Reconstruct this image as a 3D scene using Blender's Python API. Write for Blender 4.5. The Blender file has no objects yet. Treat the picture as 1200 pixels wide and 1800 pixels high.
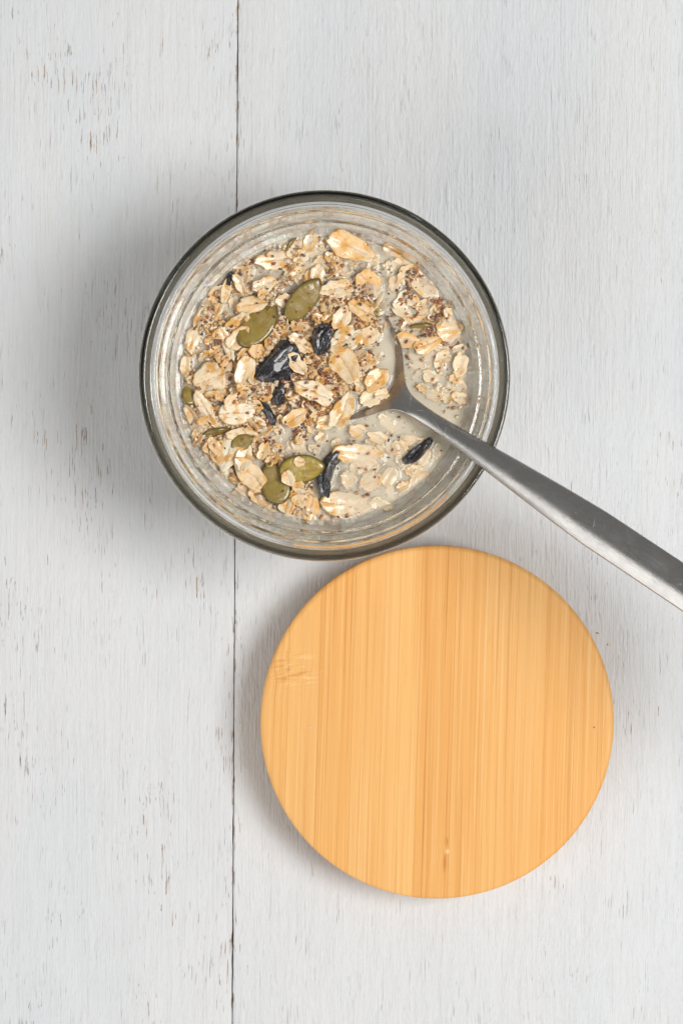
import bpy, bmesh, math, random
import numpy as np
from mathutils import Matrix, Vector, Euler

R = math.radians
CM = 0.01                      # everything below is laid out in centimetres
random.seed(11)
rng = np.random.default_rng(11)
scene = bpy.context.scene
COL = scene.collection

# ------------------------------------------------------------------ camera
CAM_H = 81.0                   # camera height above the table, cm
DZ = -0.8                      # the jar's own heights below are measured from 0.8 cm under its foot
RIM_Z = 6.0 + DZ               # height of the jar
cam_d = bpy.data.cameras.new('camera')
cam_d.sensor_fit = 'HORIZONTAL'
cam_d.sensor_width = 24.0
cam_d.lens = 24.0 * (CAM_H - RIM_Z) / 16.483
cam_d.clip_start = 0.05
cam_d.clip_end = 20.0
cam = bpy.data.objects.new('camera', cam_d)
cam.location = (0, 0, CAM_H * CM)
COL.objects.link(cam)
scene.camera = cam

# ------------------------------------------------------------------ world and lamps
world = bpy.data.worlds.new('World')
scene.world = world
world.use_nodes = True
bg = world.node_tree.nodes['Background']
bg.inputs['Color'].default_value = (1.0, 0.98, 0.95, 1)
bg.inputs['Strength'].default_value = 0.24

def area(name, loc, target, size, power, color, size_y=None):
    d = bpy.data.lights.new(name, 'AREA')
    d.shape = 'RECTANGLE'
    d.size = size
    d.size_y = size_y or size
    d.energy = power
    d.color = color
    o = bpy.data.objects.new(name, d)
    o.location = loc
    v = Vector(target) - Vector(loc)
    o.rotation_euler = v.to_track_quat('-Z', 'Y').to_euler()
    COL.objects.link(o)
    return o

area('key_lamp', (0.60, -0.03, 1.03), (0, 0.02, 0), 0.50, 11.3, (1.0, 0.995, 0.985), 0.50)
area('fill_lamp', (-1.05, -1.10, 1.05), (0, 0.05, 0), 1.7, 17.0, (1.0, 0.98, 0.95))

scene.view_settings.view_transform = 'Standard'
scene.view_settings.look = 'None'
scene.view_settings.exposure = 0.0
scene.view_settings.gamma = 1.0
scene.view_settings.use_curve_mapping = False
scene.render.engine = 'CYCLES'
cy = scene.cycles
cy.use_denoising = True
cy.caustics_reflective = True
cy.caustics_refractive = True
cy.blur_glossy = 0.3
cy.max_bounces = 16
cy.diffuse_bounces = 6
cy.glossy_bounces = 6
cy.transmission_bounces = 12
cy.transparent_max_bounces = 16
cy.volume_bounces = 0
cy.use_adaptive_sampling = True
cy.adaptive_threshold = 0.02
cy.sample_clamp_indirect = 12.0

# ------------------------------------------------------------------ helpers
def P(px, py, z=0.0):
    """Layout plan: position on the sheet (1200 x 1800 units) at height z -> centimetres."""
    s = 72.8 * (CAM_H - RIM_Z) / (CAM_H - z)
    return ((px - 600) / s, -(py - 900) / s)

def tag(o, label=None, cat=None, group=None, kind=None):
    if label: o['label'] = label
    if cat: o['category'] = cat
    if group: o['group'] = group
    if kind: o['kind'] = kind
    return o

def mesh_from(name, verts, faces, smooth=True):
    me = bpy.data.meshes.new(name)
    v = np.asarray(verts, dtype=float) * CM
    me.from_pydata(v.tolist(), [], faces)
    me.update()
    if smooth:
        me.shade_smooth()
    return me

def link(name, me, mat=None, parent=None, loc=(0, 0, 0), rot=None):
    o = bpy.data.objects.new(name, me)
    COL.objects.link(o)
    if mat is not None and me is not None and len(me.materials) == 0:
        me.materials.append(mat)
    o.location = [c * CM for c in loc]
    if rot is not None:
        o.rotation_euler = rot
    if parent is not None:
        o.parent = parent
    return o

def empty(name, loc=(0, 0, 0), rot=None):
    o = bpy.data.objects.new(name, None)
    o.empty_display_size = 0.01
    COL.objects.link(o)
    o.location = [c * CM for c in loc]
    if rot is not None:
        o.rotation_euler = rot
    return o

def lathe(profile, seg=128):
    """profile: list of (r, z), open polyline; r = 0 at an end makes a pole."""
    verts, faces, rings = [], [], []
    for r, z in profile:
        if r < 1e-6:
            rings.append([len(verts)]); verts.append((0, 0, z))
        else:
            ring = []
            for k in range(seg):
                a = 2 * math.pi * k / seg
                ring.append(len(verts)); verts.append((r * math.cos(a), r * math.sin(a), z))
            rings.append(ring)
    for A, B in zip(rings[:-1], rings[1:]):
        for k in range(seg):
            k2 = (k + 1) % seg
            if len(A) == 1 and len(B) == 1: continue
            if len(A) == 1: faces.append((A[0], B[k], B[k2]))
            elif len(B) == 1: faces.append((A[k], B[0], A[k2]))
            else: faces.append((A[k], B[k], B[k2], A[k2]))
    return verts, faces

def round_poly(pts, n=5):
    """pts: (r, z, fillet). Rounds the corners of an open polyline."""
    out = []
    for i, (r, z, f) in enumerate(pts):
        if i == 0 or i == len(pts) - 1 or f <= 0:
            out.append((r, z)); continue
        p = np.array([r, z]); a = np.array(pts[i - 1][:2]); b = np.array(pts[i + 1][:2])
        da, db = a - p, b - p
        la, lb = np.linalg.norm(da), np.linalg.norm(db)
        t = min(f, la * .48, lb * .48)
        p0, p1 = p + da / la * t, p + db / lb * t
        for k in range(n + 1):
            u = k / n
            q = (1 - u) ** 2 * p0 + 2 * u * (1 - u) * p + u * u * p1
            out.append((float(q[0]), float(q[1])))
    return out

_tab = np.random.default_rng(5).random((256, 256))
def vnoise(x, y, seed=0):
    x = np.asarray(x, float) + 37.3 * seed; y = np.asarray(y, float) + 17.7 * seed
    xi = np.floor(x).astype(int); yi = np.floor(y).astype(int)
    fx, fy = x - xi, y - yi
    fx = fx * fx * (3 - 2 * fx); fy = fy * fy * (3 - 2 * fy)
    g = lambda a, b: _tab[a % 256, b % 256]
    return ((g(xi, yi) * (1 - fx) + g(xi + 1, yi) * fx) * (1 - fy) +
            (g(xi, yi + 1) * (1 - fx) + g(xi + 1, yi + 1) * fx) * fy) * 2 - 1
def fbm(x, y, f, o=3, seed=0):
    s, a, n = 0, 1.0, 0
    for i in range(o):
        s = s + a * vnoise(np.asarray(x) * f * 2 ** i, np.asarray(y) * f * 2 ** i, seed + i)
        n += a; a *= .5
    return s / n

# ------------------------------------------------------------------ node helpers
class NT:
    def __init__(s, name):
        s.m = bpy.data.materials.new(name); s.m.use_nodes = True
        s.t = s.m.node_tree; s.n = s.t.nodes; s.l = s.t.links
        s.out = s.n['Material Output']; s.b = s.n['Principled BSDF']
    def node(s, typ, **kw):
        n = s.n.new(typ)
        for k, v in kw.items(): setattr(n, k, v)
        return n
    def put(s, sock, v):
        if hasattr(v, 'is_output') or isinstance(v, bpy.types.NodeSocket): s.l.new(v, sock)
        elif isinstance(v, (tuple, list)) and len(v) == 3 and sock.type == 'RGBA': sock.default_value = (*v, 1)
        else: sock.default_value = v
    def coord(s, scale=(1, 1, 1), loc=(0, 0, 0), rotz=0.0, src='Object'):
        """object coordinates in centimetres, then stretched"""
        c = s.node('ShaderNodeTexCoord')
        m0 = s.node('ShaderNodeMapping'); m0.inputs['Scale'].default_value = (100, 100, 100)
        m0.inputs['Rotation'].default_value = (0, 0, rotz)
        s.l.new(c.outputs[src], m0.inputs['Vector'])
        m = s.node('ShaderNodeMapping'); m.inputs['Scale'].default_value = scale; m.inputs['Location'].default_value = loc
        s.l.new(m0.outputs[0], m.inputs['Vector'])
        return m.outputs[0]
    def noise(s, vec, scale=1.0, detail=3.0, rough=.5, dist=0.0):
        n = s.node('ShaderNodeTexNoise'); s.l.new(vec, n.inputs['Vector'])
        n.inputs['Scale'].default_value = scale; n.inputs['Detail'].default_value = detail
        n.inputs['Roughness'].default_value = rough; n.inputs['Distortion'].default_value = dist
        return n.outputs['Fac']
    def vor(s, vec, scale=1.0, feature='F1', out='Distance'):
        n = s.node('ShaderNodeTexVoronoi', feature=feature); s.l.new(vec, n.inputs['Vector'])
        n.inputs['Scale'].default_value = scale
        return n.outputs[out]
    def math(s, op, a, b=0.0, c=0.0, clamp=False):
        n = s.node('ShaderNodeMath', operation=op, use_clamp=clamp)
        s.put(n.inputs[0], a); s.put(n.inputs[1], b); s.put(n.inputs[2], c)
        return n.outputs[0]
    def step(s, v, a, b, lo=0.0, hi=1.0):
        n = s.node('ShaderNodeMapRange', interpolation_type='SMOOTHSTEP')
        s.put(n.inputs['Value'], v); s.put(n.inputs['From Min'], a); s.put(n.inputs['From Max'], b)
        s.put(n.inputs['To Min'], lo); s.put(n.inputs['To Max'], hi)
        return n.outputs[0]
    def mix(s, f, a, b, blend='MIX'):
        n = s.node('ShaderNodeMix', data_type='RGBA', blend_type=blend)
        s.put(n.inputs[0], f); s.put(n.inputs[6], a); s.put(n.inputs[7], b)
        return n.outputs[2]
    def ramp(s, v, stops):
        n = s.node('ShaderNodeValToRGB'); s.l.new(v, n.inputs[0])
        e = n.color_ramp.elements
        while len(e) < len(stops): e.new(.5)
        for k, (p, c) in enumerate(stops): e[k].position = p; e[k].color = (*c, 1)
        return n.outputs[0]
    def bump(s, h, dist, strength=1.0, normal=None):
        n = s.node('ShaderNodeBump'); n.inputs['Strength'].default_value = strength
        n.inputs['Distance'].default_value = dist * CM; s.l.new(h, n.inputs['Height'])
        if normal is not None: s.l.new(normal, n.inputs['Normal'])
        return n.outputs[0]
    def sep(s, vec):
        n = s.node('ShaderNodeSeparateXYZ'); s.l.new(vec, n.inputs[0]); return n.outputs
    def comb(s, x, y, z=0.0):
        n = s.node('ShaderNodeCombineXYZ')
        for k, v in enumerate((x, y, z)): s.put(n.inputs[k], v)
        return n.outputs[0]
    def oattr(s, name):
        n = s.node('ShaderNodeAttribute', attribute_type='OBJECT', attribute_name=name); return n.outputs['Fac']
    def gattr(s, name):
        n = s.node('ShaderNodeAttribute', attribute_type='GEOMETRY', attribute_name=name); return n.outputs['Fac']
    def set(s, **kw):
        for k, v in kw.items(): s.put(s.b.inputs[k.replace('_', ' ')], v)
        return s.m

# ------------------------------------------------------------------ materials
def wet_film(t, c, amount=1.0, hi=.10, top=.22):
    """milk left on things: solid at the waterline, thinning upwards, plus thin patches"""
    g = t.node('ShaderNodeNewGeometry')
    sx, sy, sz = t.sep(g.outputs['Position'])
    mp = t.node('ShaderNodeMapping'); mp.inputs['Scale'].default_value = (100, 100, 100); t.l.new(g.outputs['Position'], mp.inputs['Vector'])
    n = t.noise(mp.outputs[0], 4.5, 3, .6)
    zz = t.math('SUBTRACT', t.math('MULTIPLY', sz, 100.0), MILK_LEVEL)
    zz = t.math('ADD', zz, t.math('MULTIPLY', t.math('SUBTRACT', n, .5), .30))
    f = t.math('MULTIPLY', t.step(zz, hi, .0), .85 * amount)
    f2 = t.math('MULTIPLY', t.step(t.noise(mp.outputs[0], 2.6, 3, .55), .52, .70), top * amount)
    return t.mix(t.math('MAXIMUM', f, f2), c, (.88, .75, .54))
MILK_LEVEL = 4.92 + DZ
def mat_paint(name, off, chip_lo, seam_x, side, rough_relief):
    """chipped white paint over brown wood, grain along y"""
    t = NT(name)
    co = t.coord(loc=(off, off * .7, 0))
    raw = t.coord()
    X, Y, Z = t.sep(raw)
    warp = t.noise(t.coord((.4, .10, 1), (off, 0, 0)), 1.0, 1)
    sx, sy, sz = t.sep(co)
    wx = t.math('ADD', sx, t.math('MULTIPLY', warp, .45))
    wig = t.noise(t.comb(t.math('MULTIPLY', sx, 2.2), t.math('MULTIPLY', sy, 1.6)), 1.0, 3, .6)
    wx2 = t.math('ADD', wx, t.math('MULTIPLY', wig, .06))
    fib = t.noise(t.comb(t.math('MULTIPLY', wx, 14), t.math('MULTIPLY', sy, .22)), 1.0, 4, .65)
    fine = t.noise(t.comb(t.math('MULTIPLY', wx, 38), t.math('MULTIPLY', sy, .6)), 1.0, 3, .6)
    crk = t.noise(t.comb(t.math('MULTIPLY', wx2, 7.5), t.math('MULTIPLY', sy, .42)), 1.0, 2.5, .55)
    crm = t.noise(t.comb(t.math('MULTIPLY', sx, 1.9), t.math('MULTIPLY', sy, .75)), 1.0, 3, .6)
    stk = t.noise(t.comb(t.math('MULTIPLY', wx2, 34), t.math('MULTIPLY', sy, 1.1), 5.0), 1.0, 2.0, .5)
    line = t.math('MULTIPLY', t.step(stk, .62, .72), t.step(crm, .50, .68))
    # second, sparser family of longer cracks
    crk2 = t.noise(t.comb(t.math('MULTIPLY', wx2, 2.6), t.math('MULTIPLY', sy, .16)), 1.0, 1.6, .5)
    line2 = t.math('SUBTRACT', 1.0, t.step(t.math('ABSOLUTE', t.math('SUBTRACT', crk2, .47)), 0.0, .006))
    line2 = t.math('MULTIPLY', line2, t.step(t.noise(t.comb(t.math('MULTIPLY', sx, 1.1), t.math('MULTIPLY', sy, .5), 4.0), 1.0, 3), .57, .64))
    # chips down to the wood
    ch = t.noise(t.comb(t.math('MULTIPLY', wx2, 26), t.math('MULTIPLY', sy, 1.3), 9.0), 1.0, 3, .6)
    chm = t.noise(t.comb(t.math('MULTIPLY', sx, .55), t.math('MULTIPLY', sy, .32), 3.0), 1.0, 2, .5)
    thr = t.step(chm, .36, .70, chip_lo + .10, chip_lo - .03)
    chip = t.step(ch, thr, t.math('ADD', thr, .03))
    # bare wood along the worn seam edge
    dist = t.math('ABSOLUTE', t.math('SUBTRACT', X, seam_x))
    en = t.noise(t.comb(t.math('MULTIPLY', sx, 7), t.math('MULTIPLY', sy, 1.6), 6.0), 1.0, 4, .65)
    edge = t.math('MULTIPLY', t.step(dist, .06, .01), t.step(en, .55, .61))
    edge2 = t.math('MULTIPLY', t.step(dist, .45, .02), t.step(ch, .64, .68))
    chip = t.math('MAXIMUM', chip, t.math('MAXIMUM', edge, edge2))
    # lower face and sides of the board stay bare wood
    side_f = t.step(Z, -.02, -.06)
    chip = t.math('MAXIMUM', chip, side_f)
    big = t.noise(t.coord((.35, .1, 1), (off, 2, 0)), 1.0, 3)
    white = t.mix(t.step(big, .35, .65), (.69, .71, .732), (.722, .732, .74))
    white = t.mix(t.math('MULTIPLY', t.step(fib, .48, .70), .26), white, (.60, .57, .54))
    white = t.mix(t.math('MULTIPLY', t.step(fine, .52, .70), .24), white, (.54, .50, .46))
    white = t.mix(t.math('MULTIPLY', line, .30), white, (.46, .36, .27))
    wood = t.mix(fine, (.36, .19, .08), (.62, .41, .23))
    dark = t.noise(t.comb(t.math('MULTIPLY', sx, 9), t.math('MULTIPLY', sy, 3.5), 12.0), 1.0, 2)
    wood = t.mix(t.step(dark, .52, .66), wood, (.13, .07, .04))
    col = t.mix(t.math('MULTIPLY', chip, .85), white, wood)
    soft = t.noise(t.comb(t.math('MULTIPLY', wx, 1.5), t.math('MULTIPLY', sy, .35), 2.0), 1.0, 4, .6)
    h = t.math('ADD', t.math('MULTIPLY', fib, .55), t.math('MULTIPLY', fine, .22))
    h = t.math('ADD', h, t.math('MULTIPLY', soft, .9 * rough_relief))
    rdg = t.noise(t.comb(t.math('MULTIPLY', wx2, 6.0), t.math('MULTIPLY', sy, 1.1), 7.0), 1.0, 4, .65, .25)
    h = t.math('ADD', h, t.math('MULTIPLY', t.math('ABSOLUTE', t.math('SUBTRACT', rdg, .5)), 1.1 * rough_relief))
    h = t.math('SUBTRACT', h, t.math('MULTIPLY', line, .40))
    h = t.math('SUBTRACT', h, t.math('MULTIPLY', chip, .4))
    t.set(Base_Color=col, Roughness=.62, Specular_IOR_Level=.3, Normal=t.bump(h, .045, 1.0))
    return t.m

def mat_simple(name, col, rough=.5, **kw):
    t = NT(name); t.set(Base_Color=col, Roughness=rough, **kw); return t.m

def mat_bamboo():
    t = NT('bamboo')
    raw = t.coord()
    tint = t.oattr('tint'); dens = t.oattr('fibre')
    X, Y, Z = t.sep(raw)
    off = t.math('MULTIPLY', tint, 37.0)
    # node ridge of the cane near the left edge: fibres kink there, and a small one near the bottom
    def blob(cx, cy, rx, ry):
        dx = t.math('DIVIDE', t.math('SUBTRACT', X, cx), rx); dy = t.math('DIVIDE', t.math('SUBTRACT', Y, cy), ry)
        d = t.math('SQRT', t.math('ADD', t.math('MULTIPLY', dx, dx), t.math('MULTIPLY', dy, dy)))
        return t.step(d, 1.0, 0.0)
    k1 = blob(-3.72, 1.20, 1.0, .75); k2 = blob(.22, -3.30, .32, .75)
    kn = t.noise(t.coord((1.6, 1.6, 1)), 1.0, 3)
    wob = t.noise(t.coord((.25, .09, 1)), 1.0, 2)
    wx = t.math('ADD', X, t.math('MULTIPLY', wob, .12))
    wx = t.math('ADD', wx, t.math('MULTIPLY', t.math('MULTIPLY', t.math('SUBTRACT', kn, .5), k1), .8))
    wx = t.math('ADD', wx, t.math('MULTIPLY', t.math('MULTIPLY', t.math('SUBTRACT', kn, .5), k2), .45))
    f1 = t.noise(t.comb(t.math('MULTIPLY', wx, 7), t.math('MULTIPLY', Y, .06), off), 1.0, 4, .7)
    f2 = t.noise(t.comb(t.math('MULTIPLY', wx, 24), t.math('MULTIPLY', Y, .12), off), 1.0, 3, .6)
    f3 = t.noise(t.comb(t.math('MULTIPLY', wx, 34), t.math('MULTIPLY', Y, 1.3), off), 1.0, 3, .6)
    broad = t.noise(t.comb(t.math('MULTIPLY', wx, 1.6), t.math('MULTIPLY', Y, .12), off), 1.0, 2)
    c = t.mix(tint, (.79, .385, .105), (.88, .515, .19))
    c = t.mix(t.step(broad, .35, .7, 0, .5), c, (.84, .40, .10))
    c = t.mix(t.math('MULTIPLY', t.step(f1, .47, .66), t.math('ADD', .22, t.math('MULTIPLY', dens, .42))), c, (.70, .31, .07))
    c = t.mix(t.math('MULTIPLY', t.step(f2, .56, .70), t.math('ADD', .10, t.math('MULTIPLY', dens, .60))), c, (.52, .19, .034))
    c = t.mix(t.math('MULTIPLY', t.step(f2, .46, .33), .45), c, (.93, .60, .26))
    c = t.mix(t.math('MULTIPLY', t.step(f3, .60, .72), .22), c, (.60, .25, .06))
    # ridge lines across the cane at the node
    rl = t.noise(t.comb(t.math('MULTIPLY', X, 1.4), t.math('MULTIPLY', t.math('SUBTRACT', Y, t.math('MULTIPLY', X, .18)), 9), 2.0), 1.0, 3, .6, .6)
    c = t.mix(t.math('MULTIPLY', t.math('MULTIPLY', t.step(rl, .52, .66), k1), .6), c, (.55, .21, .04))
    c = t.mix(t.math('MULTIPLY', t.math('MULTIPLY', t.step(rl, .42, .32), k1), .8), c, (.93, .66, .33))
    c = t.mix(t.math('MULTIPLY', blob(.30, -3.55, .07, .38), .8), c, (.50, .18, .03))
    c = t.mix(t.math('MULTIPLY', blob(.34, -3.02, .05, .2), .7), c, (.50, .18, .03))
    c = t.mix(t.math('MULTIPLY', blob(.36, -3.27, .09, .09), .7), c, (.93, .70, .40))
    # tiny dark pores
    pv = t.vor(t.coord((1.0, .8, 1), (3.3, 1, 0)), .55)
    c = t.mix(t.step(pv, .013, .008), c, (.20, .08, .025))
    h = t.math('ADD', t.math('MULTIPLY', f1, .5), t.math('MULTIPLY', f2, .5))
    h = t.math('ADD', h, t.math('MULTIPLY', t.math('MULTIPLY', rl, k1), 1.2))
    t.set(Base_Color=c, Roughness=t.step(f3, .3, .7, .42, .58), Specular_IOR_Level=.35, Normal=t.bump(h, .012, .6))
    return t.m

def mat_glass():
    t = NT('clear_glass')
    t.set(Base_Color=(1, 1, 1), Roughness=0.0, IOR=1.50, Transmission_Weight=1.0)
    v = t.node('ShaderNodeVolumeAbsorption')
    v.inputs['Color'].default_value = (.60, .74, .67, 1); v.inputs['Density'].default_value = 12.0
    t.l.new(v.outputs[0], t.out.inputs['Volume'])
    return t.m

def mat_milk(name, share, gloss):
    """a thin milky film: lets part of the light through, scatters the rest; the top film is wet"""
    t = NT(name)
    tr = t.node('ShaderNodeBsdfTransparent')
    df = t.node('ShaderNodeBsdfDiffuse'); df.inputs['Color'].default_value = (.97, .895, .735, 1)
    m0 = t.node('ShaderNodeMixShader'); m0.inputs[0].default_value = share
    t.l.new(tr.outputs[0], m0.inputs[1]); t.l.new(df.outputs[0], m0.inputs[2])
    last = m0
    if gloss:
        fr = t.node('ShaderNodeFresnel'); fr.inputs['IOR'].default_value = 1.36
        gl = t.node('ShaderNodeBsdfGlossy'); gl.inputs['Roughness'].default_value = .05
        mx = t.node('ShaderNodeMixShader')
        t.l.new(fr.outputs[0], mx.inputs[0]); t.l.new(m0.outputs[0], mx.inputs[1]); t.l.new(gl.outputs[0], mx.inputs[2])
        last = mx
    t.l.new(last.outputs[0], t.out.inputs['Surface'])
    t.n.remove(t.b)
    return t.m

def mat_mush():
    t = NT('oat_mush')
    co = t.coord()
    vc = t.vor(co, 6.5, out='Color'); vr = t.sep(vc)
    cells = t.noise(co, 3.0, 4, .6)
    c = t.ramp(vr[0], [(0, (.30, .165, .085)), (.25, (.54, .35, .20)), (.6, (.72, .53, .33)), (1, (.82, .70, .52))])
    c = t.mix(t.step(cells, .44, .70, 0, .6), c, (.66, .53, .37))
    c = t.mix(t.step(t.noise(co, 1.6, 3), .54, .70, 0, .65), c, (.68, .43, .17))
    sp = t.vor(co, 9.0); spc = t.sep(t.vor(co, 9.0, out='Color'))
    f = t.math('MULTIPLY', t.step(sp, .34, .24), t.step(spc[0], .58, .62))
    c = t.mix(t.math('MULTIPLY', f, .9), c, (.16, .050, .022))
    sp2 = t.vor(t.coord(loc=(5, 3, 1)), 14.0); sc2 = t.sep(t.vor(t.coord(loc=(5, 3, 1)), 14.0, out='Color'))
    f2 = t.math('MULTIPLY', t.step(sp2, .30, .2), t.step(sc2[1], .72, .76))
    c = t.mix(t.math('MULTIPLY', f2, .8), c, (.07, .06, .06))
    mx_, my_, mz_ = t.sep(co)
    rad = t.math('SQRT', t.math('ADD', t.math('MULTIPLY', mx_, mx_), t.math('MULTIPLY', my_, my_)))
    cling_bright = t.math('MULTIPLY', t.step(rad, 3.44, 3.53), t.step(t.noise(co, 1.6, 3), .34, .60, .45, .97))
    c = t.mix(cling_bright, c, (.93, .88, .78))  # milk clinging near the wall, whitened further to brighten the glass shoulder
    h = t.math('ADD', t.noise(co, 9.0, 3), t.math('MULTIPLY', t.vor(co, 6.5), .8))
    t.set(Base_Color=c, Roughness=.32, Normal=t.bump(h, .06, .8),
          Subsurface_Weight=.25, Subsurface_Radius=(.0012, .0008, .0005), Coat_Weight=.25, Coat_Roughness=.15)
    return t.m

def mat_flake():
    t = NT('oat_flake')
    tint = t.oattr('tint'); pale = t.oattr('pale'); speck = t.oattr('speck')
    off = t.math('MULTIPLY', tint, 53.0)
    c0 = t.node('ShaderNodeTexCoord')
    mp = t.node('ShaderNodeMapping'); mp.inputs['Scale'].default_value = (100, 100, 100)
    t.l.new(c0.outputs['Object'], mp.inputs['Vector'])
    x, y, z = t.sep(mp.outputs[0])
    v = t.comb(t.math('ADD', x, off), t.math('ADD', y, off), z)
    n1 = t.noise(v, 3.4, 3, .55); n2 = t.noise(v, 9.0, 3, .6)
    nf = t.noise(t.comb(t.math('MULTIPLY', t.math('ADD', x, off), 4), t.math('MULTIPLY', y, 16), off), 1.0, 3, .6)
    base = t.mix(tint, (.82, .47, .15), (.88, .65, .35))
    base = t.mix(t.math('MULTIPLY', pale, .9), base, (.95, .85, .66))
    c = t.mix(t.step(n1, .46, .62, 0, .9), base, (.76, .40, .08))
    c = t.mix(t.step(n1, .42, .30, 0, .6), c, (.86, .80, .68))
    c = t.mix(t.math('MULTIPLY', t.step(nf, .56, .70), .42), c, (.68, .40, .14))
    # crease along the flake
    wig = t.math('MULTIPLY', t.math('SUBTRACT', t.noise(t.comb(t.math('MULTIPLY', x, 6), off), 1.0, 2), .5), .09)
    cr = t.step(t.math('ABSOLUTE', t.math('ADD', y, wig)), .028, .004)
    cr = t.math('MULTIPLY', cr, t.step(n2, .36, .56))
    c = t.mix(t.math('MULTIPLY', cr, t.math('MULTIPLY', t.gattr('top'), .55)), c, (.42, .18, .05))
    sp = t.vor(v, 7.0); sc = t.sep(t.vor(v, 7.0, out='Color'))
    f = t.math('MULTIPLY', t.step(sp, .24, .15), t.step(sc[0], t.math('SUBTRACT', .97, t.math('MULTIPLY', speck, .4)), t.math('SUBTRACT', 1.0, t.math('MULTIPLY', speck, .4))))
    c = t.mix(t.math('MULTIPLY', f, .9), c, (.24, .06, .02))
    c = wet_film(t, c)
    h = t.math('ADD', n2, t.math('MULTIPLY', nf, .7))
    t.set(Base_Color=c, Roughness=t.step(n2, .3, .7, .22, .45), Normal=t.bump(h, .035, .7),
          Subsurface_Weight=.45, Subsurface_Radius=(.0020, .0013, .0007), Coat_Weight=.7, Coat_Roughness=.06)
    return t.m

def mat_seed():
    t = NT('pumpkin_seed')
    tint = t.oattr('tint')
    co = t.coord()
    x, y, z = t.sep(co)
    n = t.noise(t.coord((1.2, 4, 1)), 2.2, 4, .6); n2 = t.noise(co, 9, 3)
    c = t.mix(tint, (.19, .130, .030), (.42, .31, .05))
    c = t.mix(t.step(n, .42, .68, 0, .7), c, (.27, .15, .032))
    c = t.mix(t.step(n2, .55, .72, 0, .3), c, (.09, .065, .015))
    c = t.mix(t.math('MULTIPLY', t.gattr('rim'), .7), c, (.085, .06, .012))
    c = wet_film(t, c, .75, .08, .14)
    t.set(Base_Color=c, Roughness=.30, Normal=t.bump(t.math('ADD', n, n2), .025, .6), Coat_Weight=.7, Coat_Roughness=.1,
          Subsurface_Weight=.1, Subsurface_Radius=(.001, .001, .0003))
    return t.m

def mat_berry():
    t = NT('dried_berry')
    co = t.coord()
    n = t.noise(co, 5.0, 4, .6); n2 = t.noise(t.coord((3, 8, 3)), 1.0, 3, .6)
    film = t.math('MULTIPLY', t.step(n, .52, .70), .62)
    c = t.mix(film, (.011, .010, .014), (.19, .175, .185))
    c = wet_film(t, c, .6, .06, .10)
    t.set(Base_Color=c, Roughness=.22, Normal=t.bump(t.math('ADD', n, n2), .06, .9), Coat_Weight=.7, Coat_Roughness=.07)
    return t.m

def mat_crumb():
    t = NT('oat_crumb')
    r = t.gattr('rnd')
    c = t.ramp(r, [(0, (.42, .21, .08)), (.12, (.70, .44, .18)), (.3, (.82, .60, .33)), (.55, (.87, .74, .53)), (.85, (.88, .82, .70)), (1, (.74, .46, .15))])
    n = t.noise(t.coord(), 10, 3)
    c = t.mix(t.step(n, .5, .7, 0, .4), c, (.66, .42, .18))
    c = wet_film(t, c, .9, .05, .15)
    t.set(Base_Color=c, Roughness=.3, Subsurface_Weight=.3, Subsurface_Radius=(.0012, .0008, .0005), Coat_Weight=.2,
          Normal=t.bump(n, .03, .6))
    return t.m

def mat_speck():
    t = NT('seed_speck')
    r = t.gattr('rnd')
    c = t.ramp(r, [(0, (.05, .04, .04)), (.16, (.12, .10, .10)), (.2, (.20, .06, .025)), (.6, (.33, .105, .04)), (1, (.46, .21, .08))])
    t.set(Base_Color=c, Roughness=.28, Coat_Weight=.3)
    return t.m

def mat_steel():
    t = NT('brushed_steel')
    co = t.coord()
    s1 = t.noise(t.coord((1.2, 26, 20)), 1.0, 4, .65)
    s2 = t.noise(t.coord((.35, 9, 8)), 1.0, 3, .6)
    # short scratches at stray angles
    def scr(rot, seed, thr):
        n = t.noise(t.coord((.9, 40, 1), (seed, seed, 0), rotz=rot), 1.0, 1.5)
        m = t.noise(t.coord((1.2, 1.2, 1), (seed * 2, 0, 0)), 1.0, 2)
        return t.math('MULTIPLY', t.step(n, thr, thr + .02), t.step(m, .5, .62))
    sc = t.math('MAXIMUM', scr(R(20), 3.0, .72), t.math('MAXIMUM', scr(R(-35), 8.0, .73), scr(R(62), 5.0, .74)))
    smear = t.noise(co, 1.3, 4, .6)
    rough = t.math('ADD', t.step(s1, .3, .7, .23, .32), t.step(smear, .4, .7, 0, .10))
    rough = t.math('ADD', rough, t.math('MULTIPLY', sc, .2))
    c = t.mix(t.math('MULTIPLY', sc, .7), (.48, .47, .46), (.72, .72, .72))
    h = t.math('ADD', t.math('MULTIPLY', s1, .5), t.math('ADD', s2, t.math('MULTIPLY', sc, .8)))
    t.set(Base_Color=c, Metallic=1.0, Roughness=rough, Normal=t.bump(h, .006, .5))
    return t.m

M_FLAKE, M_SEED, M_BERRY, M_CRUMB, M_SPECK = mat_flake(), mat_seed(), mat_berry(), mat_crumb(), mat_speck()
M_STEEL, M_GLASS, M_MILK, M_MUSH, M_BAMBOO = mat_steel(), mat_glass(), mat_milk('milk', .24, True), mat_mush(), mat_bamboo()

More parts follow.
